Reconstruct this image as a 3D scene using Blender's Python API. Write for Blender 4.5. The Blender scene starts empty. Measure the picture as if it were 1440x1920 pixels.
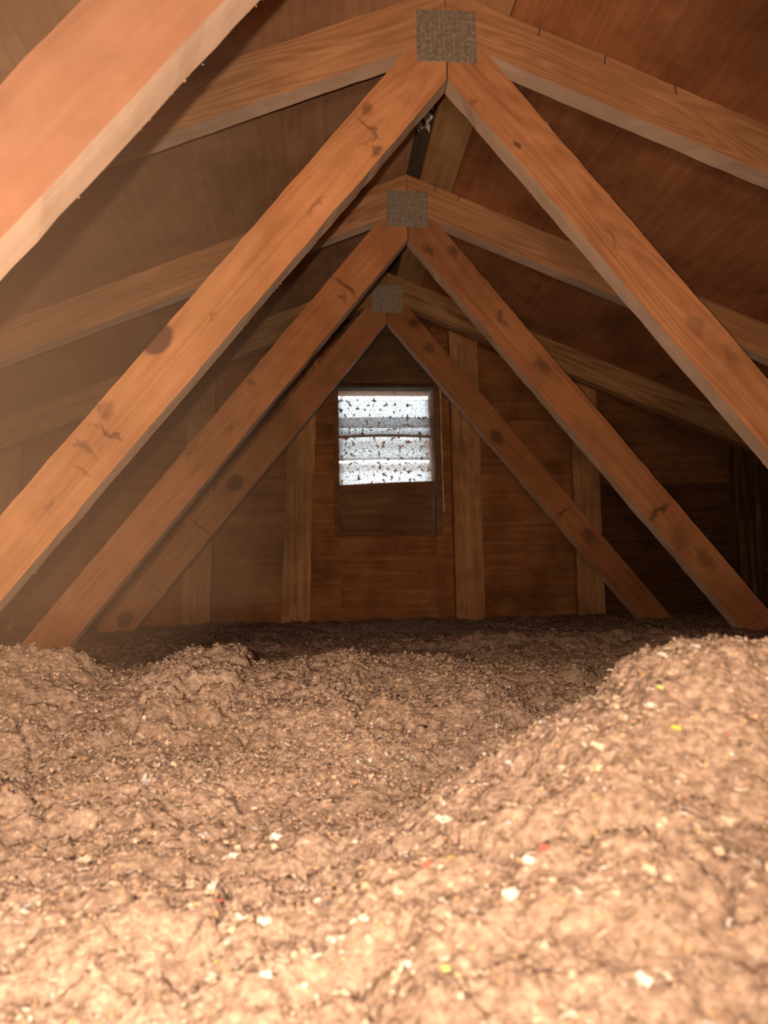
import bpy, bmesh, math, random
import numpy as np
from mathutils import Vector, Matrix

random.seed(7)
rng = np.random.default_rng(11)
S = bpy.context.scene
C = S.collection
H = 0.45                      # lens height above the attic floor boards

# ---------------------------------------------------------------- camera
YAW, PITCH, ROLL = 0.0862, 0.0966, -0.0206
cd = bpy.data.cameras.new('camera')
cam = bpy.data.objects.new('camera', cd); C.objects.link(cam)
fwd = Vector((math.sin(YAW)*math.cos(PITCH), math.cos(YAW)*math.cos(PITCH), math.sin(PITCH)))
r0 = Vector((math.cos(YAW), -math.sin(YAW), 0)); u0 = r0.cross(fwd)
rt = r0*math.cos(ROLL) + u0*math.sin(ROLL); up = -r0*math.sin(ROLL) + u0*math.cos(ROLL)
M = Matrix((rt, up, -fwd)).transposed().to_4x4(); M.translation = (0, 0, H)
cam.matrix_world = M
cd.sensor_width = 36; cd.lens = 36*1365.0/1920.0; cd.clip_start = 0.01
cd.dof.use_dof = True; cd.dof.focus_distance = 1.2; cd.dof.aperture_fstop = 8.0
S.camera = cam

# ---------------------------------------------------------------- world: overcast daylight outside
w = bpy.data.worlds.new('world'); S.world = w; w.use_nodes = True
bg = w.node_tree.nodes['Background']; bg.inputs[0].default_value = (0.86, 0.95, 1.0, 1); bg.inputs[1].default_value = 9.5

# ---------------------------------------------------------------- the photographer's flash, beside the lens
fl = bpy.data.lights.new('flash', 'SPOT'); flo = bpy.data.objects.new('flash', fl); C.objects.link(flo)
flo.location = (-0.034, -0.01, H+0.018)
fl.energy = 40; fl.color = (1.0, 0.74, 0.53); fl.shadow_soft_size = 0.006
fl.spot_size = math.radians(145); fl.spot_blend = 1.0
flo.rotation_euler = Vector((-0.17, 1, 0.18)).to_track_quat('-Z', 'Y').to_euler()

# added warm fill light behind the camera, to lift the roof and far wall
wl = bpy.data.lights.new('fill_light', 'POINT'); wlo = bpy.data.objects.new('fill_light', wl); C.objects.link(wlo)
wlo.location = (0.0, -0.45, H-0.09); wl.energy = 25; wl.color = (1.0, 0.68, 0.42); wl.shadow_soft_size = 0.09

S.view_settings.view_transform = 'Standard'; S.view_settings.look = 'None'
S.view_settings.gamma = 1; S.view_settings.use_curve_mapping = False
S.view_settings.exposure = 0.22
S.cycles.max_bounces = 6; S.cycles.diffuse_bounces = 3; S.cycles.transparent_max_bounces = 8; S.cycles.volume_bounces = 0
S.cycles.use_adaptive_sampling = True; S.cycles.adaptive_threshold = 0.03

# ---------------------------------------------------------------- measures (metres; z from the lens, +H)
XR, D, TH, W = 0.2331, 0.604, 0.038, 0.089
Y1 = 1.198
MW, SR = 1.2285, 0.4101                # web slope, roof slope
ZV, ZB = 0.8887, 0.9687                # webs' crotch, underside of rafters at the ridge
ZT = ZB + W*math.sqrt(1+SR*SR)
YP = 2.72                              # inner face of gable sheathing
YB = -1.6
EAVE = 3.55

def tag(o, label=None, cat=None, group=None, kind=None):
    if label: o['label'] = label
    if cat: o['category'] = cat
    if group: o['group'] = group
    if kind: o['kind'] = kind
    return o
def empty(name, loc):
    o = bpy.data.objects.new(name, None); C.objects.link(o); o.location = loc; o.empty_display_size = .1
    return o
def link(name, me, parent=None, mats=(), loc=(0, 0, 0)):
    o = bpy.data.objects.new(name, me); C.objects.link(o)
    for m in mats: me.materials.append(m)
    o.location = loc
    if parent:
        o.parent = parent; o.location = Vector(loc) - Vector(parent.get('_p', (0, 0, 0)))
    return o
def place(e, loc):           # remember an Empty's world position for its children
    e['_p'] = loc; return e

# ---------------------------------------------------------------- materials
def nt(name):
    m = bpy.data.materials.new(name); m.use_nodes = True
    t = m.node_tree; b = t.nodes['Principled BSDF']
    b.inputs['Specular IOR Level'].default_value = 0.15
    return m, t, b
def N(t, ty, **k):
    n = t.nodes.new(ty)
    for a, v in k.items():
        if a.startswith('i_'): n.inputs[int(a[2:])].default_value = v
        else: setattr(n, a, v)
    return n
def ramp(t, stops):
    r = N(t, 'ShaderNodeValToRGB'); e = r.color_ramp.elements
    e[0].position, e[0].color = stops[0][0], (*stops[0][1], 1)
    e[1].position, e[1].color = stops[-1][0], (*stops[-1][1], 1)
    for p, c in stops[1:-1]:
        x = e.new(p); x.color = (*c, 1)
    return r
def mixc(t, fac, a, b):
    m = N(t, 'ShaderNodeMix', data_type='RGBA')
    for sock, v in ((m.inputs[0], fac), (m.inputs[6], a), (m.inputs[7], b)):
        if hasattr(v, 'links'): t.links.new(v, sock)
        else: sock.default_value = v if not isinstance(v, tuple) else (*v, 1)
    return m.outputs[2]
def vm(t, op, a, b):
    n = N(t, 'ShaderNodeVectorMath', operation=op)
    for i, v in enumerate((a, b)):
        if hasattr(v, 'links'): t.links.new(v, n.inputs[i])
        elif v is not None: n.inputs[i].default_value = v
    return n
def wood(name, dark, mid, light, grain='x', knots=(), stains=(), offs=(0, 0, 0), rand=False, ring=0.35,
         knotcol=None, rough=0.85, blotch=0.35, bump=0.25):
    """boards: grain along one local axis, low blotches, knots and dark smears at fixed places"""
    m, t, b = nt(name); L = t.links.new
    tc = N(t, 'ShaderNodeTexCoord'); pos = tc.outputs['Object']
    p = vm(t, 'ADD', pos, offs).outputs[0]
    if rand:
        oi = N(t, 'ShaderNodeObjectInfo'); mu = vm(t, 'SCALE', (7.3, 3.1, 5.7), None); L(oi.outputs['Random'], mu.inputs['Scale'])
        p = vm(t, 'ADD', p, mu.outputs[0]).outputs[0]
    sc = {'x': (1.6, 30, 30), 'y': (30, 1.6, 30), 'z': (30, 30, 1.6)}[grain]
    sc2 = {'x': (0.35, 5, 5), 'y': (5, 0.35, 5), 'z': (5, 5, 0.35)}[grain]
    v1 = vm(t, 'MULTIPLY', p, sc).outputs[0]
    n1 = N(t, 'ShaderNodeTexNoise'); n1.inputs['Scale'].default_value = 2.2; n1.inputs['Detail'].default_value = 6; L(v1, n1.inputs['Vector'])
    v2 = vm(t, 'MULTIPLY', p, sc2).outputs[0]
    n2 = N(t, 'ShaderNodeTexNoise'); n2.inputs['Scale'].default_value = 2.0; n2.inputs['Detail'].default_value = 2; n2.inputs['Distortion'].default_value = 0.4; L(v2, n2.inputs['Vector'])
    # growth rings: contour lines of the slow noise
    mm = N(t, 'ShaderNodeMath', operation='MULTIPLY'); L(n2.outputs[0], mm.inputs[0]); mm.inputs[1].default_value = 150
    sn = N(t, 'ShaderNodeMath', operation='SINE'); L(mm.outputs[0], sn.inputs[0])
    sm = N(t, 'ShaderNodeMath', operation='MULTIPLY_ADD'); L(sn.outputs[0], sm.inputs[0]); sm.inputs[1].default_value = 0.5*ring*0.5
    L(n1.outputs[0], sm.inputs[2])
    cr = ramp(t, [(0.20, dark), (0.5, mid), (0.80, light)]); L(sm.outputs[0], cr.inputs[0])
    n3 = N(t, 'ShaderNodeTexNoise'); n3.inputs['Scale'].default_value = 5.5; n3.inputs['Detail'].default_value = 5; n3.inputs['Roughness'].default_value = .65; L(p, n3.inputs['Vector'])
    r3 = ramp(t, [(0.38, (1, 1, 1)), (0.72, (1-blotch, 1-blotch*1.08, 1-blotch*1.15))]); L(n3.outputs[0], r3.inputs[0])
    mul = N(t, 'ShaderNodeMix', data_type='RGBA', blend_type='MULTIPLY'); mul.inputs[0].default_value = 1; L(cr.outputs[0], mul.inputs[6]); L(r3.outputs[0], mul.inputs[7])
    col = mul.outputs[2]
    if knots or stains:
        nd = N(t, 'ShaderNodeTexNoise'); nd.inputs['Scale'].default_value = 45; nd.inputs['Detail'].default_value = 3; L(pos, nd.inputs['Vector'])
        dv = vm(t, 'SUBTRACT', nd.outputs['Color'], (.5, .5, .5)).outputs[0]
        kc = knotcol or tuple(c*.45 for c in dark)
        for lst, amp, soft in ((knots, .012, .75), (stains, .045, .25)):
            ds = vm(t, 'SCALE', dv, None); ds.inputs['Scale'].default_value = amp
            pp = vm(t, 'ADD', pos, ds.outputs[0]).outputs[0]
            for k in lst:
                x, z, rx, rz = k[:4]; st = k[4] if len(k) > 4 else .85
                a = vm(t, 'SUBTRACT', pp, (x, 0, z)).outputs[0]
                a = vm(t, 'MULTIPLY', a, (1/rx, 0, 1/rz)).outputs[0]
                ln = vm(t, 'LENGTH', a, None)
                mr = N(t, 'ShaderNodeMapRange', interpolation_type='SMOOTHSTEP'); L(ln.outputs['Value'], mr.inputs[0])
                mr.inputs[1].default_value = soft; mr.inputs[2].default_value = 1.15; mr.inputs[3].default_value = st; mr.inputs[4].default_value = 0
                col = mixc(t, mr.outputs[0], col, kc)
    L(col, b.inputs['Base Color']); b.inputs['Roughness'].default_value = rough
    bp = N(t, 'ShaderNodeBump'); bp.inputs['Strength'].default_value = bump; bp.inputs['Distance'].default_value = 0.002
    L(sm.outputs[0], bp.inputs['Height']); L(bp.outputs[0], b.inputs['Normal'])
    return m
def plain(name, col, rough=.8, var=.25, scale=60, metal=0, bump=0.0):
    m, t, b = nt(name); L = t.links.new
    tc = N(t, 'ShaderNodeTexCoord'); n = N(t, 'ShaderNodeTexNoise'); n.inputs['Scale'].default_value = scale; n.inputs['Detail'].default_value = 5
    L(tc.outputs['Object'], n.inputs['Vector'])
    r = ramp(t, [(.3, tuple(c*(1-var) for c in col)), (.7, tuple(min(1, c*(1+var)) for c in col))]); L(n.outputs[0], r.inputs[0])
    L(r.outputs[0], b.inputs['Base Color']); b.inputs['Roughness'].default_value = rough; b.inputs['Metallic'].default_value = metal
    if bump:
        bp = N(t, 'ShaderNodeBump'); bp.inputs['Strength'].default_value = bump; bp.inputs['Distance'].default_value = .004
        L(n.outputs[0], bp.inputs['Height']); L(bp.outputs[0], b.inputs['Normal'])
    return m

WEB = ((.50, .215, .095), (.63, .29, .135), (.72, .355, .175))
RAF = ((.36, .178, .085), (.47, .242, .120), (.57, .315, .17))
edge_m = wood('sawn_edge', (.54, .37, .27), (.64, .46, .36), (.72, .53, .43), ring=.1, rand=True, blotch=.3)
raft_m = wood('rafter_wood', *RAF, rand=True, ring=.55, blotch=.2)
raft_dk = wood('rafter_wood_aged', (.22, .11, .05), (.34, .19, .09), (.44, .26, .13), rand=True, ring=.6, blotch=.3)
ply_l = wood('roof_plywood_grey', (.34, .19, .11), (.40, .235, .14), (.46, .285, .18), grain='y', rand=True, ring=.25, blotch=.42, bump=.15)
ply_r = wood('roof_plywood_red', (.31, .125, .056), (.37, .158, .075), (.44, .20, .10), grain='y', rand=True, ring=.3, blotch=.5, bump=.15)
ply_s = wood('ridge_strip_plywood', (.30, .17, .08), (.42, .25, .12), (.50, .31, .16), grain='y', rand=True, ring=.2, blotch=.35)
gab_m = wood('gable_plywood', (.21, .084, .030), (.29, .122, .047), (.38, .180, .079), rand=True, ring=.2, blotch=.6)
gab_dk = wood('gable_plywood_dark', (.05, .020, .008), (.085, .036, .015), (.13, .06, .028), rand=True, ring=.2, blotch=.4)  # darkest plywood tone: right-end panels, outer siding, vent header
gab_mid = wood('gable_plywood_mid', (.11, .045, .018), (.16, .068, .028), (.22, .10, .045), rand=True, ring=.2, blotch=.5)  # in-between plywood tone for the upper right panel
stud_dk = wood('stud_wood_dark', (.06, .025, .01), (.10, .045, .02), (.30, .17, .08), grain='z', rand=True, ring=.3, blotch=.5)  # dark tone for the last stud on the right
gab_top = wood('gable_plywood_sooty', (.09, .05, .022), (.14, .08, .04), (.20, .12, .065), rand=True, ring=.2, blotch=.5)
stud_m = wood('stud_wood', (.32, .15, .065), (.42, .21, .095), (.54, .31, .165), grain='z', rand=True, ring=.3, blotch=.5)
vent_m = wood('vent_wood', (.14, .065, .03), (.20, .10, .05), (.27, .145, .08), rand=True, ring=.2, blotch=.4)
floor_m = plain('floor_board', (.3, .2, .12))
galv_m = plain('galvanised_steel', (.34, .285, .24), rough=.55, var=.35, scale=130, metal=.35, bump=.2)
galv_dk = plain('galvanised_tooth_hole', (.22, .165, .125), rough=.7, var=.3, scale=90)
nail_m = plain('nail_steel', (.16, .12, .09), rough=.5, metal=.6)
dust_m = plain('insulation_dust', (.30, .20, .13), var=.3, scale=200)
foil_m = plain('crumpled_foil', (.78, .76, .78), rough=.5, var=.15, scale=80)
cap_m = plain('ridge_cap_metal', (.10, .07, .05), rough=.7, var=.3)

# ---------------------------------------------------------------- mesh helpers
def dense(poly, step=.03, closed=True):
    out = []
    n = len(poly)
    for i in range(n):
        a = np.array(poly[i], float); b = np.array(poly[(i+1) % n], float)
        k = max(1, int(np.linalg.norm(b-a)/step))
        for j in range(k): out.append(a+(b-a)*j/k)
    return out
def plank(name, poly, y0, y1, mats, parent, org, d, jit=.0006, step=.03):
    """a board: outline in the x-z plane between y0 and y1, its own local x along the grain direction d"""
    d = np.array(d, float)/np.hypot(*d); nrm = np.array([-d[1], d[0]])
    if nrm[1] < 0: nrm = -nrm
    th = math.atan2(-d[1], d[0])
    pts = dense(poly, step)
    bm = bmesh.new(); rings = []
    for y in (0, y1-y0):
        rg = []
        for q in pts:
            v = q-np.array(org)
            rg.append(bm.verts.new((v@d + rng.normal(0, jit), y + rng.normal(0, jit*.3), v@nrm + rng.normal(0, jit))))
        rings.append(rg)
    f = bm.faces.new(rings[0]); g = bm.faces.new(rings[1][::-1])
    n = len(pts)
    for i in range(n):
        q = bm.faces.new((rings[0][i], rings[1][i], rings[1][(i+1) % n], rings[0][(i+1) % n])); q.material_index = 1 if len(mats) > 1 else 0
    bmesh.ops.recalc_face_normals(bm, faces=bm.faces[:])
    bmesh.ops.triangulate(bm, faces=[f, g])
    me = bpy.data.meshes.new(name); bm.to_mesh(me); bm.free()
    o = link(name, me, parent, mats, (org[0], y0, org[1]+H))
    o.rotation_euler = (0, th, 0)
    return o
def clip(poly, a, b, c):      # keep a*x+b*z<=c
    out = []
    for i in range(len(poly)):
        p, q = poly[i], poly[(i+1) % len(poly)]
        fp, fq = a*p[0]+b*p[1]-c, a*q[0]+b*q[1]-c
        if fp <= 0: out.append(p)
        if fp*fq < 0:
            s = fp/(fp-fq); out.append((p[0]+(q[0]-p[0])*s, p[1]+(q[1]-p[1])*s))
    return out
def box_me(name, x0, x1, y0, y1, z0, z1, bev=0.0, ctr=None):
    bm = bmesh.new(); c = ctr or ((x0+x1)/2, (y0+y1)/2, (z0+z1)/2)
    bmesh.ops.create_cube(bm, size=1)
    for v in bm.verts:
        v.co = Vector(((x0+x1)/2+v.co.x*(x1-x0)-c[0], (y0+y1)/2+v.co.y*(y1-y0)-c[1], (z0+z1)/2+v.co.z*(z1-z0)-c[2]))
    if bev: bmesh.ops.bevel(bm, geom=bm.edges[:], offset=bev, segments=1, affect='EDGES')
    me = bpy.data.meshes.new(name); bm.to_mesh(me); bm.free(); return me, c
def box(name, x0, x1, y0, y1, z0, z1, mats, parent=None, bev=0.0):
    me, c = box_me(name, x0, x1, y0, y1, z0+H, z1+H, bev); return link(name, me, parent, mats, c)
OCT = np.array([(1, 0, 0), (-1, 0, 0), (0, 1, 0), (0, -1, 0), (0, 0, 1), (0, 0, -1)], float)
OCF = np.array([(0, 2, 4), (2, 1, 4), (1, 3, 4), (3, 0, 4), (2, 0, 5), (1, 2, 5), (3, 1, 5), (0, 3, 5)])
def clods(name, centres, radii, mats, parent=None, mi=None, squash=.8, rnd=.45):
    """many tiny lumps in one mesh"""
    n = len(centres)
    v = OCT[None]*(1+rng.uniform(-rnd, rnd, (n, 6, 1)))
    a = rng.uniform(0, 2*np.pi, n); b = rng.uniform(-1, 1, n)
    ca, sa, cb, sb = np.cos(a), np.sin(a), np.cos(b), np.sin(b)
    Rm = np.zeros((n, 3, 3)); Rm[:, 0, 0] = ca; Rm[:, 0, 1] = -sa*cb; Rm[:, 0, 2] = sa*sb; Rm[:, 1, 0] = sa; Rm[:, 1, 1] = ca*cb; Rm[:, 1, 2] = -ca*sb; Rm[:, 2, 1] = sb; Rm[:, 2, 2] = cb
    v = np.einsum('nij,nkj->nki', Rm, v)*np.asarray(radii)[:, None, None]
    v[:, :, 2] *= squash
    v += np.asarray(centres)[:, None, :]
    f = (OCF[None]+6*np.arange(n)[:, None, None]).reshape(-1, 3)
    me = bpy.data.meshes.new(name); me.from_pydata(v.reshape(-1, 3).tolist(), [], f.tolist())
    if mi is not None: me.polygons.foreach_set('material_index', np.repeat(mi, 8).astype(np.int32))
    return link(name, me, parent, mats)

# ---------------------------------------------------------------- the setting: floor, roof, gable wall
fo = box('floor', -EAVE, EAVE+.5, YB, YP+.1, -H-.03, -H, [floor_m]); tag(fo, kind='structure')
wb = bpy.data.meshes.new('wall_back'); wb.from_pydata([(-EAVE-.3, YB, 0), (EAVE+.8, YB, 0), (XR, YB, ZT+H+.1)], [], [(0, 1, 2)])
wbo = link('wall_back', wb, None, [gab_m]); tag(wbo, kind='structure')

cl = place(tag(empty('ceiling_left', (XR-1, .6, H+.7)), kind='structure'), (XR-1, .6, H+.7))
cr_ = place(tag(empty('ceiling_right', (XR+1, .6, H+.7)), kind='structure'), (XR+1, .6, H+.7))
def sheet(parent, sg, u0, u1, y0, y1, mat, th=.012, sag=0):
    me = bpy.data.meshes.new('plywood_sheet')
    nu, ny = max(2, int((u1-u0)/.1)), max(2, int((y1-y0)/.1))
    c = np.array([XR+sg*(u0+u1)/2, (y0+y1)/2, ZT-SR*(u0+u1)/2+H])
    vs, fs = [], []
    for lay in (0, 1):
        for i in range(nu+1):
            for j in range(ny+1):
                u = u0+(u1-u0)*i/nu; y = y0+(y1-y0)*j/ny
                edge = i in (0, nu) or j in (0, ny)
                z = ZT-SR*u+H+lay*th+(0 if edge else sag*math.sin(5.2*y)*.5)
                vs.append(tuple(np.array([XR+sg*u, y, z])-c))
    st = (nu+1)*(ny+1); q = lambda l, i, j: l*st+i*(ny+1)+j
    for i in range(nu):
        for j in range(ny):
            a = (q(0, i, j), q(0, i+1, j), q(0, i+1, j+1), q(0, i, j+1)); b = (q(1, i, j), q(1, i, j+1), q(1, i+1, j+1), q(1, i+1, j))
            fs += [a, b] if sg < 0 else [a[::-1], b[::-1]]
    for i in range(nu):
        fs += [(q(0, i, 0), q(1, i, 0), q(1, i+1, 0), q(0, i+1, 0)), (q(0, i, ny), q(0, i+1, ny), q(1, i+1, ny), q(1, i, ny))]
    for j in range(ny):
        fs += [(q(0, 0, j), q(0, 0, j+1), q(1, 0, j+1), q(1, 0, j)), (q(0, nu, j), q(1, nu, j), q(1, nu, j+1), q(0, nu, j+1))]
    me.from_pydata(vs, [], fs)
    return link('plywood_sheet', me, parent, [mat], tuple(c))
G = .0015
ymid = [Y1+TH/2+k*D for k in (-1, 0, 1, 2)]
EU = 3.35
# left slope: courses of sheets from the ridge down, joints over the trusses
for (u0, u1), js in (((.0, 1.18), (YB, ymid[1], YP+.1)), ((1.18+G*2, 2.38), (YB, ymid[0], ymid[2], YP+.1)), ((2.38+G*2, EU), (YB, ymid[1], YP+.1))):
    for a, b in zip(js[:-1], js[1:]): sheet(cl, -1, u0, u1, a+G, b-G, ply_l)
# right slope: a narrow pale strip below the ridge slot, then the reddish sheets
for a, b in ((YB, ymid[1]), (ymid[1], ymid[2]), (ymid[2], YP+.1)): sheet(cr_, 1, .036, .118, a+G, b-G, ply_s, th=.016)
for (u0, u1), js in (((.120, .92), (YB, ymid[1], YP+.1)), ((.92+G*2, 2.12), (YB, ymid[0], ymid[2], YP+.1)), ((2.12+G*2, EU), (YB, ymid[1], YP+.1))):
    for a, b in zip(js[:-1], js[1:]): sheet(cr_, 1, u0, u1, a+G, b-G, ply_r)
# felt on top of the sheets
for e_, sg in ((cl, -1), (cr_, 1)):
    vs = [(XR+sg*u, y, ZT-SR*u+H+.0165+l*.003) for l in (0, 1) for u in (.255, EU+.05) for y in (YB, YP+.1)]
    c = (XR+sg*1.5, .6, ZT-SR*1.5+H)
    me = bpy.data.meshes.new('roofing_felt'); me.from_pydata([tuple(np.array(v)-np.array(c)) for v in vs], [], [(0, 1, 3, 2), (4, 6, 7, 5), (0, 2, 6, 4), (1, 5, 7, 3), (0, 4, 5, 1), (2, 3, 7, 6)])
    link('roofing_felt', me, e_, [cap_m], c)
# metal cap over the ridge slot
me = bpy.data.meshes.new('ridge_cap'); X = [(-.25, -.1085), (0, .03), (.25, -.1045)]
vs = [(x, y, z) for y in (YB, YP+.12) for x, z in X] + [(x, y, z+.004) for y in (YB, YP+.12) for x, z in X]
me.from_pydata([(x, y-.6, z) for x, y, z in vs], [], [(0, 1, 4, 3), (1, 2, 5, 4), (6, 9, 10, 7), (7, 10, 11, 8), (0, 3, 9, 6), (2, 8, 11, 5), (3, 4, 5), (0, 2, 1)])
link('ridge_cap', me, cr_, [cap_m], (XR, .6, ZT+H+.021))
# crumpled foil caught in the slot
bm = bmesh.new(); gx, gy = 6, 22; vv = {}
for i in range(gx+1):
    for j in range(gy+1):
        vv[i, j] = bm.verts.new((-.020+.038*i/gx+rng.normal(0, .001), -.10+.20*j/gy, .010*math.sin(i*1.7+j*.9)+rng.normal(0, .004)+.0))
for i in range(gx):
    for j in range(gy):
        if rng.random() < (.98 if j < gy*.6 else .7 - .5*abs(i-gx/2)/gx): bm.faces.new((vv[i, j], vv[i+1, j], vv[i+1, j+1], vv[i, j+1]))
me = bpy.data.meshes.new('foil_scrap'); bm.to_mesh(me); bm.free()
fo_ = link('foil_scrap', me, None, [foil_m], (XR+.018, 1.535, ZT+H+.016)); tag(fo_, 'crumpled silvery foil scrap caught in the dark slot along the roof ridge', 'foil')
fo_.modifiers.new('thickness', 'SOLIDIFY').thickness = .0004

# gable wall: sheathing panels cut under the roof
wg = place(tag(empty('wall_gable', (XR, YP, 0)), kind='structure'), (XR, YP, 0))
VX0, VX1, VZ0, VZ1 = .069, .431, .186, .742          # vent opening
def panel(x0, x1, z0, z1, mat):
    p = [(x0, z0), (x1, z0), (x1, z1), (x0, z1)]
    p = clip(p, SR, 1, ZT+SR*XR); p = clip(p, -SR, 1, ZT-SR*XR)
    if len(p) < 3: return
    plank('sheathing_panel', p, YP, YP+.012, [mat], wg, (p[0][0], p[0][1]), (1, 0), jit=.0003, step=.08)
g = .0012
B = -H
panel(-3.6, -1.14-g, B, 1.2, gab_m); panel(-1.14+g, -.05-g, B, .40-g, gab_m); panel(-1.14+g, -.05-g, .40+g, 1.3, gab_m)
panel(-.05+g, VX0, B, .52-g, gab_m); panel(-.05+g, VX0, .52+g, .60-g, gab_m); panel(-.05+g, VX0, .60+g, 1.3, gab_m)
panel(VX0, VX1, B, VZ0, gab_m); panel(VX0, VX1, VZ1, 1.3, gab_top)
panel(VX1, .545-g, B, 1.3, gab_m); panel(.545+g, 1.045-g, B, .62-g, gab_m); panel(.545+g, 1.045-g, .62+g, 1.2, gab_m)
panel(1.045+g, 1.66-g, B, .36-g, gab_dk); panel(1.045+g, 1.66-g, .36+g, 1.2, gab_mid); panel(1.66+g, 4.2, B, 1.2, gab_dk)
ap_ = [(-3.7, -H), (VX0-.02, -H), (VX0-.02, 1.4), (-3.7, 1.4)], [(VX1+.02, -H), (4.3, -H), (4.3, 1.4), (VX1+.02, 1.4)], [(VX0-.019, -H), (VX1+.019, -H), (VX1+.019, VZ0-.012), (VX0-.019, VZ0-.012)], [(VX0-.019, VZ1+.012), (VX1+.019, VZ1+.012), (VX1+.019, 1.4), (VX0-.019, 1.4)]
for p in ap_:
    p = clip(clip(p, SR, 1, ZT+SR*XR+.05), -SR, 1, ZT-SR*XR+.05)
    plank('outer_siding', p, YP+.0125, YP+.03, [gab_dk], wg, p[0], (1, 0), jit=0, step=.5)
# studs, laid flat against the sheathing, some a little out of plumb
STUDS = [(-1.19, -1.086, .012), (-.503, -.402, .020), (-.146, -.044, .046), (.493, .601, .003), (.958, 1.060, .006), (1.604, 1.700, .0)]
for x0, x1, lean in STUDS:
    ztop = ZT-SR*abs((x0+x1)/2+lean-XR)-.0
    p = [(x0-lean*.35, -.42), (x1-lean*.35, -.42), (x1+lean*1.1, ztop+.2), (x0+lean*1.1, ztop+.2)]
    p = clip(p, SR, 1, ZT+SR*XR-.0); p = clip(p, -SR, 1, ZT-SR*XR-.0)
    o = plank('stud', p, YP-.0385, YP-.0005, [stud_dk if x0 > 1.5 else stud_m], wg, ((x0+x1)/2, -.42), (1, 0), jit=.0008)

# ---------------------------------------------------------------- gable vent
white_m, t, b = nt('louver_white'); L = t.links.new
tr = N(t, 'ShaderNodeBsdfTranslucent'); tr.inputs[0].default_value = (.80, .84, .86, 1)
df = N(t, 'ShaderNodeBsdfDiffuse'); df.inputs[0].default_value = (.72, .72, .70, 1)
mx = N(t, 'ShaderNodeMixShader'); mx.inputs[0].default_value = .45; L(df.outputs[0], mx.inputs[2]); L(tr.outputs[0], mx.inputs[1])
L(mx.outputs[0], t.nodes['Material Output'].inputs[0])
hem_m = plain('louver_rusty_hem', (.22, .12, .07), var=.3)
# insect screen: clear gaps, dusty wires and rust-brown clots
scr_m, t, b = nt('dusty_insect_screen'); L = t.links.new
tc = N(t, 'ShaderNodeTexCoord')
n1 = N(t, 'ShaderNodeTexNoise'); n1.inputs['Scale'].default_value = 300; n1.inputs['Detail'].default_value = 2; L(tc.outputs['Object'], n1.inputs['Vector'])
n2 = N(t, 'ShaderNodeTexNoise'); n2.inputs['Scale'].default_value = 62; n2.inputs['Detail'].default_value = 3; L(tc.outputs['Object'], n2.inputs['Vector'])
r1 = ramp(t, [(.47, (0, 0, 0)), (.57, (.75, .75, .75))]); L(n1.outputs[0], r1.inputs[0])
r2 = ramp(t, [(.575, (0, 0, 0)), (.615, (1, 1, 1))]); L(n2.outputs[0], r2.inputs[0])
ad = N(t, 'ShaderNodeMath', operation='MAXIMUM'); L(r1.outputs[0], ad.inputs[0]); L(r2.outputs[0], ad.inputs[1])
ad2 = N(t, 'ShaderNodeMath', operation='MAXIMUM'); L(ad.outputs[0], ad2.inputs[0]); ad2.inputs[1].default_value = .16
tp = N(t, 'ShaderNodeBsdfTransparent'); df = N(t, 'ShaderNodeBsdfDiffuse'); df.inputs[0].default_value = (.36, .21, .13, 1)
tl = N(t, 'ShaderNodeBsdfTranslucent'); tl.inputs[0].default_value = (.42, .24, .15, 1)
m2 = N(t, 'ShaderNodeMixShader'); m2.inputs[0].default_value = .35; L(df.outputs[0], m2.inputs[1]); L(tl.outputs[0], m2.inputs[2])
mx = N(t, 'ShaderNodeMixShader'); L(ad2.outputs[0], mx.inputs[0]); L(tp.outputs[0], mx.inputs[1]); L(m2.outputs[0], mx.inputs[2])
L(mx.outputs[0], t.nodes['Material Output'].inputs[0])

gv = place(tag(empty('gable_vent', ((VX0+VX1)/2, YP, H+VZ0)), 'framed gable vent with bent white louvers and specked screen, between two wall studs', 'vent'), ((VX0+VX1)/2, YP, H+VZ0))
box('side_jamb', VX0-.020, VX0, YP-.022, YP+.13, VZ0-.012, VZ1+.012, [vent_m], gv, .0015)
box('side_jamb', VX1, VX1+.024, YP-.022, YP+.13, VZ0-.012, VZ1+.012, [vent_m], gv, .0015)
box('header', VX0, VX1, YP-.018, YP+.13, VZ1, VZ1+.014, [gab_dk], gv, .0015)
box('sill', VX0, VX1, YP-.010, YP+.13, VZ0-.012, VZ0+.004, [vent_m], gv, .0015)
pale_m = plain('pale_split_wood', (.62, .42, .27), var=.45, scale=120)
p = [(VX1+.0255, VZ0+.075), (VX1+.0295, VZ0+.075), (VX1+.0285, VZ1+.006), (VX1+.0255, VZ1+.010)]
o = plank('edge_strip', p, YP-.023, YP-.0005, [pale_m], gv, p[0], (0, 1), jit=.0008); tag(o, 'pale split wood sliver along the frame')
me, c = box_me('insect_screen', VX0, VX1, YP+.049, YP+.0495, VZ0+.17+H, VZ1+H); o = link('insect_screen', me, gv, [scr_m], c); tag(o, 'fine screen clogged with brown specks')
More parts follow.
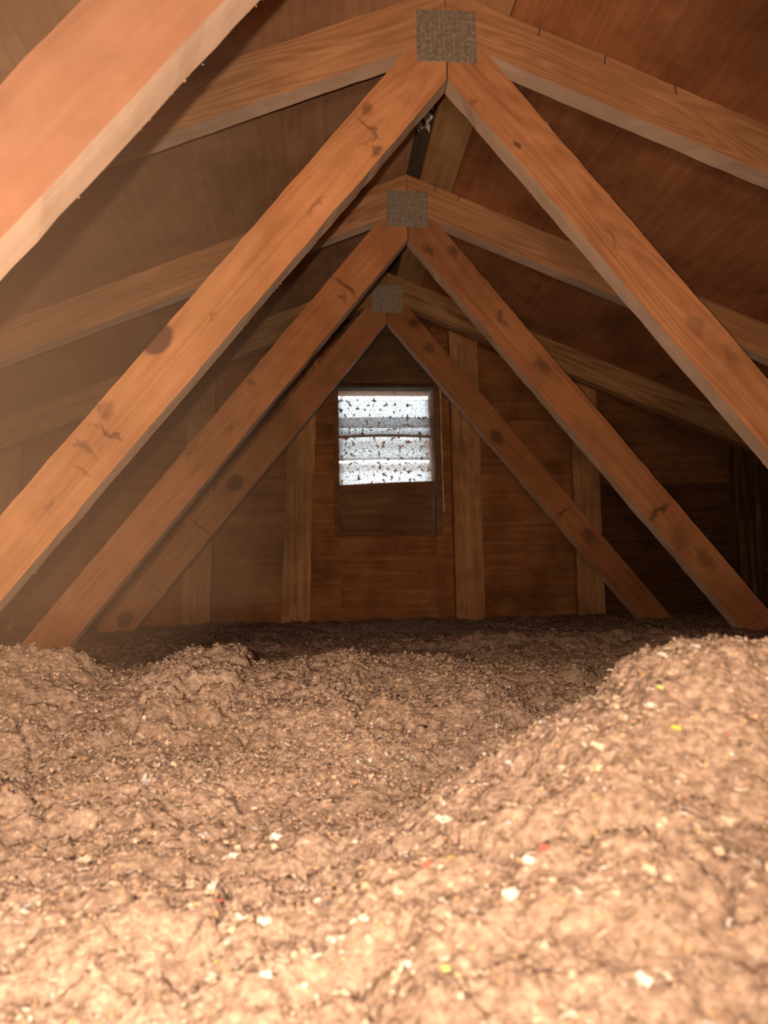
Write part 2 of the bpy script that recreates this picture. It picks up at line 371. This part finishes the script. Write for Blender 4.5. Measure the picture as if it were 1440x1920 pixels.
def louver(z0, z1, yb, yt, hem, bow=0.0, tilt=0.0):
    nx, nz = 16, 8; vs = []; fs = []
    c = ((VX0+VX1)/2, YP+.08, (z0+z1)/2+H)
    for i in range(nx+1):
        x = VX0+.001+(VX1-VX0-.002)*i/nx; s = 2*i/nx-1
        for j in range(nz+1):
            f = j/nz
            z = z0+(z1-z0)*f+bow*(1-s*s)*(1-.6*f)+tilt*s*(1-f)
            y = YP+yb+(yt-yb)*f+.008*math.sin(math.pi*f)
            vs.append((x-c[0], y-c[1], z+H-c[2]))
    for i in range(nx):
        for j in range(nz):
            a = i*(nz+1)+j; fs.append((a, a+nz+1, a+nz+2, a+1))
    me = bpy.data.meshes.new('louver'); me.from_pydata(vs, [], fs)
    for q in me.polygons: q.use_smooth = True
    o = link('louver', me, gv, [white_m], c); md = o.modifiers.new('thickness', 'SOLIDIFY'); md.thickness = .0012
    if hem:
        vs = []; fs = []
        for i in range(nx+1):
            x = VX0+.001+(VX1-VX0-.002)*i/nx; s = 2*i/nx-1
            z = z0+bow*(1-s*s)+tilt*s
            for k in range(6):
                a = k*math.pi/3; vs.append((x-c[0], YP+yb-c[1]-.003+.003*math.cos(a), z+H-c[2]+hem*math.sin(a)))
        for i in range(nx):
            for k in range(6): fs.append((i*6+k, i*6+(k+1) % 6, i*6+6+(k+1) % 6, i*6+6+k))
        me = bpy.data.meshes.new('hem'); me.from_pydata(vs, [], fs)
        h = bpy.data.objects.new('hem', me); C.objects.link(h); me.materials.append(hem_m); h.parent = o
louver(.603, .727, .075, .112, 0)
louver(.562, .648, .058, .095, .0055, bow=.006)
louver(.4718, .580, .068, .104, 0, bow=.003)
louver(.512, .566, .108, .122, 0)
louver(.360, .4695, .058, .10, 0)
louver(.432, .470, .104, .120, 0)
# blank board closing the lower part
bm = bmesh.new(); c = ((VX0+VX1)/2, YP+.036, VZ0+H); rows = {}
for l in (0, 1):
    for i in range(13):
        x = VX0+.001+(VX1-VX0-.002)*i/12; s = 2*i/12-1
        top = .372+.0065*(s+1)+.003*(1-s*s)
        rows[l, i] = [bm.verts.new((x-c[0], (.008*l-.004+.006*(1-s*s)*j/6), VZ0+.005+(top-VZ0-.005)*j/6+H-c[2])) for j in range(7)]
for i in range(12):
    for j in range(6):
        bm.faces.new((rows[0, i][j], rows[0, i+1][j], rows[0, i+1][j+1], rows[0, i][j+1])); bm.faces.new((rows[1, i][j], rows[1, i][j+1], rows[1, i+1][j+1], rows[1, i+1][j]))
    bm.faces.new((rows[0, i][6], rows[0, i+1][6], rows[1, i+1][6], rows[1, i][6]))
me = bpy.data.meshes.new('blank_board'); bm.to_mesh(me); bm.free(); o = link('blank_board', me, gv, [vent_m], c); tag(o, 'dark brown bowed board across the lower part')

# ---------------------------------------------------------------- roof trusses
tooth_me = None
def gusset(tr_, Y):
    pw, ph, zc = .108, .099, .9690
    me, c = box_me('gusset_plate', XR-pw/2, XR+pw/2, Y-.0016, Y, zc-ph/2+H, zc+ph/2+H, .0004)
    o = link('gusset_plate', me, tr_, [galv_m], c); tag(o, 'square galvanised nail plate')
    nx, nz = 13, 9; bm = bmesh.new()
    for i in range(nx):
        for j in range(nz):
            if rng.random() < .1: continue
            x = -pw/2+pw*(i+.5)/nx+rng.normal(0, .0003); z = -ph/2+ph*(j+.5+(.25 if i % 2 else -.25)*.5)/nz
            m_ = Matrix.Translation((x, -.0009, z)) @ Matrix.Diagonal((.0026, .0010, .0058, 1))
            bmesh.ops.create_cube(bm, size=1, matrix=m_)
    me = bpy.data.meshes.new('punched_teeth'); bm.to_mesh(me); bm.free(); me.materials.append(galv_dk)
    k = bpy.data.objects.new('punched_teeth', me); C.objects.link(k); k.parent = o; tag(k, kind='stuff')
    return o
def truss(k, label, mats, dust=True):
    Y = Y1+(k-1)*D
    e = place(tag(empty('roof_truss', (XR, Y, 0)), label, 'roof truss', 'roof trusses'), (XR, Y, 0))
    n = math.sqrt(1+MW*MW)
    for sg in (-1, 1):
        # web: from the peak plate down into the insulation
        zu = ZV+W*n; ui = (zu-ZB)/(MW-SR); zi = ZB-SR*ui; zl = -.40; e_ = .0012
        X = lambda u: XR+sg*u
        p = [(X(e_), ZV-MW*e_), (X((ZV-zl)/MW), zl), (X((zu-zl)/MW), zl), (X(ui), zi-.001), (X(e_), ZB-.002)]
        plank('web', p, Y, Y+TH, [mats[sg], edge_m], e, (XR, ZV), (1, -sg*MW))
        p = [(X(e_*.5), ZB), (X(e_*.5), ZT-.001), (X(EU-.1), ZT-.001-SR*(EU-.1)), (X(EU-.1), ZB-SR*(EU-.1))]
        plank('top_chord', p, Y, Y+TH, [mats[0], edge_m if mats[0] is raft_m else mats[0]], e, (XR, ZB), (1, -sg*SR))
    box('bottom_chord', XR-2.75, XR+2.75, Y, Y+TH, -H+.001, -H+.09, [mats[0]], e)
    gusset(e, Y)
    if dust:                      # fluff lodged along the webs' lower back edges
        cs, rs = [], []
        for sg in (-1, 1):
            for q in range(160):
                u = rng.uniform(.05, (ZV+.12)/MW)
                if math.sin(u*37+k)+math.sin(u*91) < rng.uniform(-1.9, 1.2): continue
                cs.append((sg*u + sg*0, rng.uniform(.034, .040), ZV-MW*u-.0004+H+rng.normal(0, .0008))); rs.append(rng.uniform(.0004, .0016))
            for q in range(60):
                u = rng.uniform(.12, .85); cs.append((sg*u, rng.uniform(.0, .036), ZV-MW*u+W*n+.0006+H)); rs.append(rng.uniform(.001, .0028))
        o = clods('lodged_fluff', cs, rs, [dust_m], e); o.location = (0, 0, 0); tag(o, kind='stuff')
    return e
def web_mat(nm, knots=(), stains=(), tint=1.0, sat=1.0, ring=.35, offs=(0, 0, 0)):
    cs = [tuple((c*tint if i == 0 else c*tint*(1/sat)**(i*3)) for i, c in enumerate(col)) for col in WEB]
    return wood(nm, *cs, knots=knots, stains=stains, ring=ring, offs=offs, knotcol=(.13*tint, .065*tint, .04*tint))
w0 = wood('web_near', (.29, .135, .080), (.345, .168, .102), (.39, .20, .128), ring=.2, offs=(3, 1, 2))
w1l = web_mat('web_knotty', knots=[(-.688, .083, .030, .021, .9)], stains=[(-.835, .070, .018, .020, .6), (-.86, .045, .006, .035, .75), (-.900, .055, .008, .03, .6), (-.93, .03, .006, .02, .45),
      (-.143, .070, .016, .014, .65), (-.165, .046, .008, .030, .6), (-.188, .012, .010, .012, .75), (-.185, .035, .03, .006, .4), (-.334, .03, .03, .006, .45), (-.60, .04, .02, .005, .4), (-1.0, .04, .02, .006, .35)], tint=1.0, offs=(1, 4, 1))
w1r = web_mat('web_smooth', knots=[(.169, .017, .010, .005, .75)], stains=[(.061, .006, .012, .010, .45), (.62, .05, .03, .02, .35), (.70, .065, .03, .012, .4), (.40, .04, .05, .004, .35)], tint=.84, ring=.6, offs=(5, 2, 3))  # right-hand webs: lowered tint puts the flash falloff into the colour
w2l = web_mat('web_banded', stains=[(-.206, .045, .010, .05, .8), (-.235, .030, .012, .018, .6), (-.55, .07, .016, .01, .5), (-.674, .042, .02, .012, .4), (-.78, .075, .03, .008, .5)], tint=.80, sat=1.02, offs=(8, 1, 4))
w2r = web_mat('web_banded_dark', knots=[(.30, .06, .006, .006, .6)], stains=[(.318, .049, .025, .014, .6), (.10, .07, .02, .02, .7), (.959, .035, .010, .05, .85), (1.05, .03, .05, .03, .5), (1.13, .05, .05, .02, .5), (.48, .05, .03, .02, .5), (.06, .02, .03, .012, .6)], tint=.66, sat=1.02, offs=(2, 7, 5))  # tint darkened to imitate the flash weakening rightwards
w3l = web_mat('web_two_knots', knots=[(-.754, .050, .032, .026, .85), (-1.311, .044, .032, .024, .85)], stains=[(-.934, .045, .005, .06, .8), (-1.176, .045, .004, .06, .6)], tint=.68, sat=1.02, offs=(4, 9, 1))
w3r = web_mat('web_stained_foot', knots=[(.543, .030, .030, .018, .7)], stains=[(.883, .035, .006, .05, .7), (.06, .07, .03, .03, .7), (.16, .05, .03, .02, .6), (1.0, .05, .04, .03, .5)], tint=.55, sat=1.04, offs=(6, 3, 8))  # low tint carries flash falloff; the bands are stains
truss(0, 'nearest roof truss, its wide orange web crossing the upper left corner', {-1: w0, 1: w0, 0: raft_m}, dust=True)
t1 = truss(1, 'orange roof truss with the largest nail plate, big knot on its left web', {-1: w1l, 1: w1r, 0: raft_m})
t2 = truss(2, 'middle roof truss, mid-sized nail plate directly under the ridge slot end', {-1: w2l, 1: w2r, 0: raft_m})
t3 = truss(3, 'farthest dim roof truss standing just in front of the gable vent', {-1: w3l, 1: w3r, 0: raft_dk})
# toenails and splinters at the rafter tops
nm_, _ = box_me('nail', -.0011, .0011, -.0011, .0011, -.008, .008, .0004)
nm_.materials.append(nail_m)
for tr_, k, us in ((t1, 1, (.17, .29, .42)), (t2, 2, (.075, .135, .60)), (t3, 3, (.33,))):
    Y = Y1+(k-1)*D
    for u in us:
        o = bpy.data.objects.new('nail', nm_); C.objects.link(o); o.parent = tr_
        o.location = (u, -.0012, ZT-SR*u-.010+H); o.rotation_euler = (.1, rng.uniform(-.3, .3), 0)

# ---------------------------------------------------------------- blown cellulose insulation
def hsh(ix, iy, s): 
    h = np.sin(ix*127.1+iy*311.7+s*74.7)*43758.5453
    return h-np.floor(h)
def vnoise(x, y, s):
    ix, iy = np.floor(x), np.floor(y); fx, fy = x-ix, y-iy
    fx = fx*fx*(3-2*fx); fy = fy*fy*(3-2*fy)
    a, b_, c_, d_ = hsh(ix, iy, s), hsh(ix+1, iy, s), hsh(ix, iy+1, s), hsh(ix+1, iy+1, s)
    return (a+(b_-a)*fx)*(1-fy)+(c_+(d_-c_)*fx)*fy
def fbm(x, y, s, o=4):
    r = 0; a = .5
    for i in range(o): r = r+a*(vnoise(x, y, s+i)*2-1); x, y, a = x*2.03, y*2.03, a*.5
    return r
def cell(x, y, s):
    ix, iy = np.floor(x), np.floor(y); best = np.full(np.shape(x), 9.); 
    for dx in (-1, 0, 1):
        for dy in (-1, 0, 1):
            cx, cy = ix+dx, iy+dy
            px, py = cx+hsh(cx, cy, s), cy+hsh(cx, cy, s+5)
            best = np.minimum(best, (px-x)**2+(py-y)**2)
    return np.sqrt(best)
CX = np.array([-3, -.8, -.42, -.366, -.311, -.263, -.194, -.16, -.111, -.061, -.004, .032, .068, .111, .178, .214, .251, .326, .401, .6, 1.0, 3.5])
CZ = np.array([-.06, -.06, -.068, -.068, -.075, -.107, -.098, -.085, -.09, -.109, -.107, -.099, -.113, -.118, -.106, -.121, -.133, -.128, -.152, -.15, -.13, -.1])
BY = np.array([-1.7, .1, .25, .35, .45, .6, .8]); BZ = np.array([-.215, -.210, -.205, -.198, -.185, -.166, -.140])
def ss(a, b_, v):
    q = np.clip((v-a)/(b_-a), 0, 1); return q*q*(3-2*q)
def height(x, y):
    crest = np.interp(x, CX, CZ)
    near = np.interp(y, BY, BZ)
    yc = 1.0+.10*np.sin(x*5.1+.6)
    z = near+(crest-near)*ss(.62, .97, y)
    far = -.150+.035*np.exp(-((y-1.52)/.16)**2)*ss(.0, .35, x)*ss(1.1, .7, x)-.012*ss(-.2, -.6, x)*ss(1.6, 1.9, y)
    far = far + .012*np.exp(-((x-.2)/.25)**2)*ss(2.3, 2.7, y)
    z = z+(far-z)*ss(yc, yc+.13, y)
    # the heap close by on the right
    xm = x+fbm(x*26, y*26, 61, 3)*.012
    mx_ = np.interp(xm, [.0, .118, .148, .187, .202, .214, .243, .265, .278, .287, .34, .5, .8, 1.2, 3], [-.180, -.122, -.091, -.080, -.062, -.055, -.046, -.042, -.045, -.054, -.050, -.045, -.06, -.11, -.2])
    soft = near+.125*ss(-.16, .34, x)
    sharp = np.maximum(mx_, near)
    k = ss(.37, .46, y)
    prof = ss(.10, .46, y)*(1-ss(.49, .60, y))
    md = near+(soft*(1-k)+sharp*k-near)*prof
    z = np.maximum(z, md)
    a = np.clip(.35+y, .4, 1)
    # clumps, creases, crumbs
    c1 = cell(x*11+fbm(x*14, y*14, 3)*.5, y*11, 1); c2 = cell(x*34+fbm(x*40, y*40, 7)*.6, y*34, 2); c3 = cell(x*95, y*95, 4)
    z = z+fbm(x*7, y*7, 21, 3)*.010 + (.40-c1)*.019*a + (.40-c2)*.0105 + (.4-c3)*.0056 + fbm(x*160, y*160, 31, 2)*.0026
    cr = ss(.06, .0, np.abs(fbm(x*9+3, y*9, 41, 3)))*ss(.1, .35, fbm(x*5, y*5, 51, 2)+.12)
    return z-cr*.011
def axis(segs):
    out = []
    for a, b_, s in segs: out += list(np.linspace(a, b_, int(round((b_-a)/s)), endpoint=False))
    return np.array(out+[segs[-1][1]])
ax = axis([(-2.9, -1.2, .05), (-1.2, -.55, .010), (-.55, .75, .0030), (.75, 1.4, .010), (1.4, 3.3, .05)])
ay = axis([(-1.55, .05, .05), (.05, .62, .0026), (.62, 1.25, .0036), (1.25, 1.8, .009), (1.8, YP-.001, .016)])
gxx, gyy = np.meshgrid(ax, ay)
gz = height(gxx, gyy)
# keep it under the roof at the eaves
gz = np.minimum(gz, ZT-SR*np.abs(gxx-XR)-.03)
nx_, ny_ = len(ax), len(ay)
V = np.stack([gxx+rng.normal(0, .0006, gxx.shape), gyy+rng.normal(0, .0006, gxx.shape)*(gyy < YP-.01), gz+H], -1).reshape(-1, 3)
i0 = (np.arange(ny_-1)[:, None]*nx_+np.arange(nx_-1)[None]).reshape(-1)
F = np.stack([i0, i0+1, i0+nx_+1, i0+nx_], -1)
me = bpy.data.meshes.new('cellulose_insulation')
me.vertices.add(len(V)); me.vertices.foreach_set('co', V.reshape(-1).astype(np.float32))
me.loops.add(F.size); me.loops.foreach_set('vertex_index', F.reshape(-1).astype(np.int32))
me.polygons.add(len(F)); me.polygons.foreach_set('loop_start', (np.arange(len(F))*4).astype(np.int32))
me.update(calc_edges=True)
ins_m, t, b = nt('cellulose'); L = t.links.new
tc = N(t, 'ShaderNodeTexCoord')
na = N(t, 'ShaderNodeTexNoise'); na.inputs['Scale'].default_value = 190; na.inputs['Detail'].default_value = 4; L(tc.outputs['Object'], na.inputs['Vector'])
nb = N(t, 'ShaderNodeTexNoise'); nb.inputs['Scale'].default_value = 9; nb.inputs['Detail'].default_value = 3; L(tc.outputs['Object'], nb.inputs['Vector'])
ra = ramp(t, [(.25, (.185, .130, .100)), (.5, (.290, .215, .170)), (.75, (.41, .318, .262))]); L(na.outputs[0], ra.inputs[0])
rb = ramp(t, [(.35, (.82, .80, .78)), (.65, (1.0, 1.0, 1.0))]); L(nb.outputs[0], rb.inputs[0])
mu = N(t, 'ShaderNodeMix', data_type='RGBA', blend_type='MULTIPLY'); mu.inputs[0].default_value = 1; L(ra.outputs[0], mu.inputs[6]); L(rb.outputs[0], mu.inputs[7])
vo = N(t, 'ShaderNodeTexVoronoi'); vo.inputs['Scale'].default_value = 230; vo.inputs['Randomness'].default_value = 1; L(tc.outputs['Object'], vo.inputs['Vector'])
hs = N(t, 'ShaderNodeSeparateColor'); L(vo.outputs['Color'], hs.inputs[0])
rc = ramp(t, [(.0, (.70, .68, .66)), (.5, (.98, .98, .98)), (1.0, (1.28, 1.26, 1.22))]); L(hs.outputs[0], rc.inputs[0])
m3 = N(t, 'ShaderNodeMix', data_type='RGBA', blend_type='MULTIPLY'); m3.inputs[0].default_value = .5; L(mu.outputs[2], m3.inputs[6]); L(rc.outputs[0], m3.inputs[7])
L(m3.outputs[2], b.inputs['Base Color']); b.inputs['Roughness'].default_value = .95; b.inputs['Specular IOR Level'].default_value = .05
b1 = N(t, 'ShaderNodeBump'); b1.inputs['Strength'].default_value = .6; b1.inputs['Distance'].default_value = .0022; b1.invert = True; L(vo.outputs['Distance'], b1.inputs['Height'])
bp = N(t, 'ShaderNodeBump'); bp.inputs['Strength'].default_value = .4; bp.inputs['Distance'].default_value = .002; L(na.outputs[0], bp.inputs['Height']); L(b1.outputs[0], bp.inputs['Normal']); L(bp.outputs[0], b.inputs['Normal'])
ins = link('cellulose_insulation', me, None, [ins_m]); tag(ins, 'loose brown blown cellulose insulation heaped across the attic floor', 'insulation', kind='stuff')

crumb_ms = [ins_m, plain('crumb_brown', (.25, .17, .12), var=.3, scale=150), plain('crumb_ochre', (.38, .25, .15), var=.25, scale=150), plain('crumb_tan', (.40, .30, .23), var=.3, scale=150)]
def scatter(n, lo, hi, r0_, r1_, pw):
    """positions denser towards the hatch where the heap is loosest"""
    y = lo+(hi-lo)*rng.random(n)**pw; x = rng.uniform(-1, 1, n)*(.30+.62*y)+.08*y+.0
    return x, y
parts_c, parts_r, parts_m = [], [], []
for n, lo, hi, ra_, rb_, pw in ((42000, .16, .75, .0008, .0026, 1.1), (24000, .6, 1.35, .0012, .0034, 1.0), (5000, 1.2, 2.7, .0015, .0040, 1.0)):
    x, y = scatter(n, lo, hi, ra_, rb_, pw); r_ = rng.uniform(0, 1, n)**2*(rb_-ra_)+ra_
    z = height(x, y)+r_*.35+H
    parts_c.append(np.stack([x, y, z], -1)); parts_r.append(r_); parts_m.append(rng.choice(4, n, p=[.66, .18, .07, .09]))
ok = clods('loose_crumbs', np.concatenate(parts_c), np.concatenate(parts_r), crumb_ms, ins, np.concatenate(parts_m)); tag(ok, kind='stuff')
# paper flecks: short curled strips
fleck_ms = [plain('paper_white', (.64, .58, .53), var=.08, scale=200), plain('paper_cream', (.54, .43, .33), var=.1, scale=200), plain('paper_grey', (.46, .44, .46), var=.15, scale=200),
            plain('paper_yellow', (.80, .55, .08), var=.1), plain('paper_red', (.62, .12, .09), var=.1), plain('paper_blue', (.22, .25, .42), var=.1), plain('paper_green', (.45, .55, .15), var=.1)]
def strip_mesh(n, cx, cy, cz, ln, wd, mi, name, mats, parent):
    a = rng.uniform(0, 2*np.pi, n); tilt = rng.normal(0, .35, n); curl = rng.uniform(-.4, .8, n); th = np.minimum(.0004, wd*.3)
    vs = np.zeros((n, 12, 3))
    for k, (s, zc) in enumerate(((-.5, 0), (0, 1), (.5, 0))):
        for q, (o_, h_) in enumerate(((-.5, 0), (.5, 0), (.5, 1), (-.5, 1))):
            vs[:, k*4+q, 0] = s*ln; vs[:, k*4+q, 1] = o_*wd*(1 if k == 1 else .75)+rng.normal(0, 1, n)*wd*.12; vs[:, k*4+q, 2] = zc*curl*wd*.5+h_*th+s*ln*tilt
    ca, sa = np.cos(a), np.sin(a)
    x = vs[:, :, 0]*ca[:, None]-vs[:, :, 1]*sa[:, None]; y = vs[:, :, 0]*sa[:, None]+vs[:, :, 1]*ca[:, None]
    vs[:, :, 0] = x+cx[:, None]; vs[:, :, 1] = y+cy[:, None]; vs[:, :, 2] += cz[:, None]
    f = []
    for k in (0, 4):
        for q in range(4): f.append((k+q, k+(q+1) % 4, k+4+(q+1) % 4, k+4+q))
    f += [(3, 2, 1, 0), (8, 9, 10, 11)]
    fa = (np.array(f)[None]+12*np.arange(n)[:, None, None]).reshape(-1, 4)
    me = bpy.data.meshes.new(name); me.from_pydata(vs.reshape(-1, 3).tolist(), [], fa.tolist())
    me.polygons.foreach_set('material_index', np.repeat(mi, 10).astype(np.int32))
    return link(name, me, parent, mats)
cs = []
for n, lo, hi in ((4200, .18, .7), (5200, .6, 1.3), (1200, 1.2, 2.7)):
    x, y = scatter(n, lo, hi, 0, 0, 1.1); cs.append((x, y))
x = np.concatenate([c[0] for c in cs]); y = np.concatenate([c[1] for c in cs]); n = len(x)
ln = .0018+.0048*rng.random(n)**3; wd = ln*rng.uniform(.3, .8, n)
o = strip_mesh(n, x, y, height(x, y)+.0012+H, ln, wd, rng.choice(7, n, p=[.36, .515, .10, .008, .009, .005, .003]), 'paper_flecks', fleck_ms, ins); tag(o, kind='stuff')
# single scraps that can be told apart
def scrap(x, y, ln, wd, ang, mi, label, lift=.0025):
    bm = bmesh.new(); nu, nv = 6, 3; g = {}
    for l in (0, 1):
        for i in range(nu+1):
            for j in range(nv+1):
                f = i/nu-.5; k = j/nv-.5
                wv = wd*(1-.7*abs(f)**1.5)*(1+.15*math.sin(i*2.3+mi))
                g[l, i, j] = bm.verts.new((f*ln+.04*ln*math.sin(j*3+i), k*wv, .12*wd*math.sin(i*1.4+j)+.25*ln*f*f+l*.0004))
    for l in (0, 1):
        for i in range(nu):
            for j in range(nv):
                q = (g[l, i, j], g[l, i+1, j], g[l, i+1, j+1], g[l, i, j+1]); bm.faces.new(q if l else q[::-1])
    rim = [(i, 0) for i in range(nu)]+[(nu, j) for j in range(nv)]+[(i, nv) for i in range(nu, 0, -1)]+[(0, j) for j in range(nv, 0, -1)]
    for a_, b_ in zip(rim, rim[1:]+rim[:1]): bm.faces.new((g[(0,)+a_], g[(0,)+b_], g[(1,)+b_], g[(1,)+a_]))
    me = bpy.data.meshes.new('paper_scrap'); bm.to_mesh(me); bm.free()
    o = link('paper_scrap', me, None, [fleck_ms[mi]], (x, y, float(height(np.array([x]), np.array([y]))[0])+H+lift))
    o.rotation_euler = (.35, 0, ang); tag(o, label, 'paper scrap', 'paper scraps on the insulation')
scrap(-0.1432, 0.6308, 0.0203, 0.0074, 1.30, 2, 'folded grey-blue paper scrap lying alone on the left slope')
scrap(-0.0663, 0.4450, 0.0158, 0.0045, 1.45, 0, 'upright white paper strip, the longest scrap in the left foreground')
scrap(-0.0613, 0.5062, 0.0090, 0.0043, 0.90, 0, 'small bent white paper bit just above the longest strip')
scrap(-0.0317, 0.4012, 0.0078, 0.0047, -0.40, 0, 'stubby white paper scrap below right of the longest strip')
scrap(-0.0345, 0.5224, 0.0093, 0.0062, 0.50, 0, 'white paper scrap with greyish edge left of centre')
scrap(-0.1554, 0.5079, 0.0074, 0.0060, 0.20, 1, 'round cream paper dot near the left edge')
scrap(0.1968, 0.4033, 0.0059, 0.0048, 1.00, 3, 'bright yellow paper scrap on the heap at right')
scrap(0.1910, 0.4208, 0.0102, 0.0043, 0.10, 0, 'white flat paper chip left of the yellow scrap on the heap')
scrap(0.1532, 0.4097, 0.0073, 0.0069, 0.60, 1, 'cream angular paper chip at the foot of the heap')
scrap(0.1076, 0.3672, 0.0071, 0.0031, 0.80, 4, 'torn red paper scrap below the heap')
scrap(0.0999, 0.3685, 0.0077, 0.0050, 0.30, 0, 'white paper scrap touching the red one')
scrap(0.1997, 0.3617, 0.0117, 0.0055, 0.40, 1, 'large cream paper chip low at the right edge')
scrap(0.2155, 0.4527, 0.0095, 0.0053, 0.60, 0, 'white paper bit stuck on the left shoulder of the heap top')
scrap(0.2001, 0.4276, 0.0041, 0.0036, 0.60, 6, 'tiny green paper bit high on the heap')
scrap(0.1194, 0.4739, 0.0069, 0.0064, 0.90, 2, 'grey paper scrap beside a dark crack left of the heap')
scrap(0.0699, 0.4424, 0.0100, 0.0052, -0.80, 0, 'white paper flake near the picture centre below the hump')
scrap(0.1479, 0.3362, 0.0081, 0.0062, 0.70, 1, 'cream paper lump in the right foreground')
scrap(0.0860, 0.3498, 0.0073, 0.0059, -0.50, 0, 'oval white paper scrap in the centre foreground')
scrap(0.1238, 0.2932, 0.0071, 0.0059, 0.20, 0, 'blurred white paper dot closest to the lower right')
scrap(0.0524, 0.3940, 0.0064, 0.0033, 0.90, 4, 'small red paper fleck right of centre in the foreground')
# ---------------------------------------------------------------- dust hanging in the air on the left, lit by the flash
hz, t, b = nt('dust_in_air'); t.nodes.remove(b)
vs_ = N(t, 'ShaderNodeVolumeScatter'); vs_.inputs['Color'].default_value = (1.0, .64, .44, 1); vs_.inputs['Density'].default_value = .092
t.links.new(vs_.outputs[0], t.nodes['Material Output'].inputs['Volume'])
p = clip([(-1.5, -.03), (-.06, -.03), (-.06, .86), (-1.5, .86)], -SR, 1, ZT-SR*XR-.11)
o = plank('dust_haze', p, .03, 2.6, [hz], None, (-.78, -.03), (1, 0), jit=0, step=9); tag(o, 'thin haze of dust hanging in the air along the left side', 'dust haze', kind='stuff')
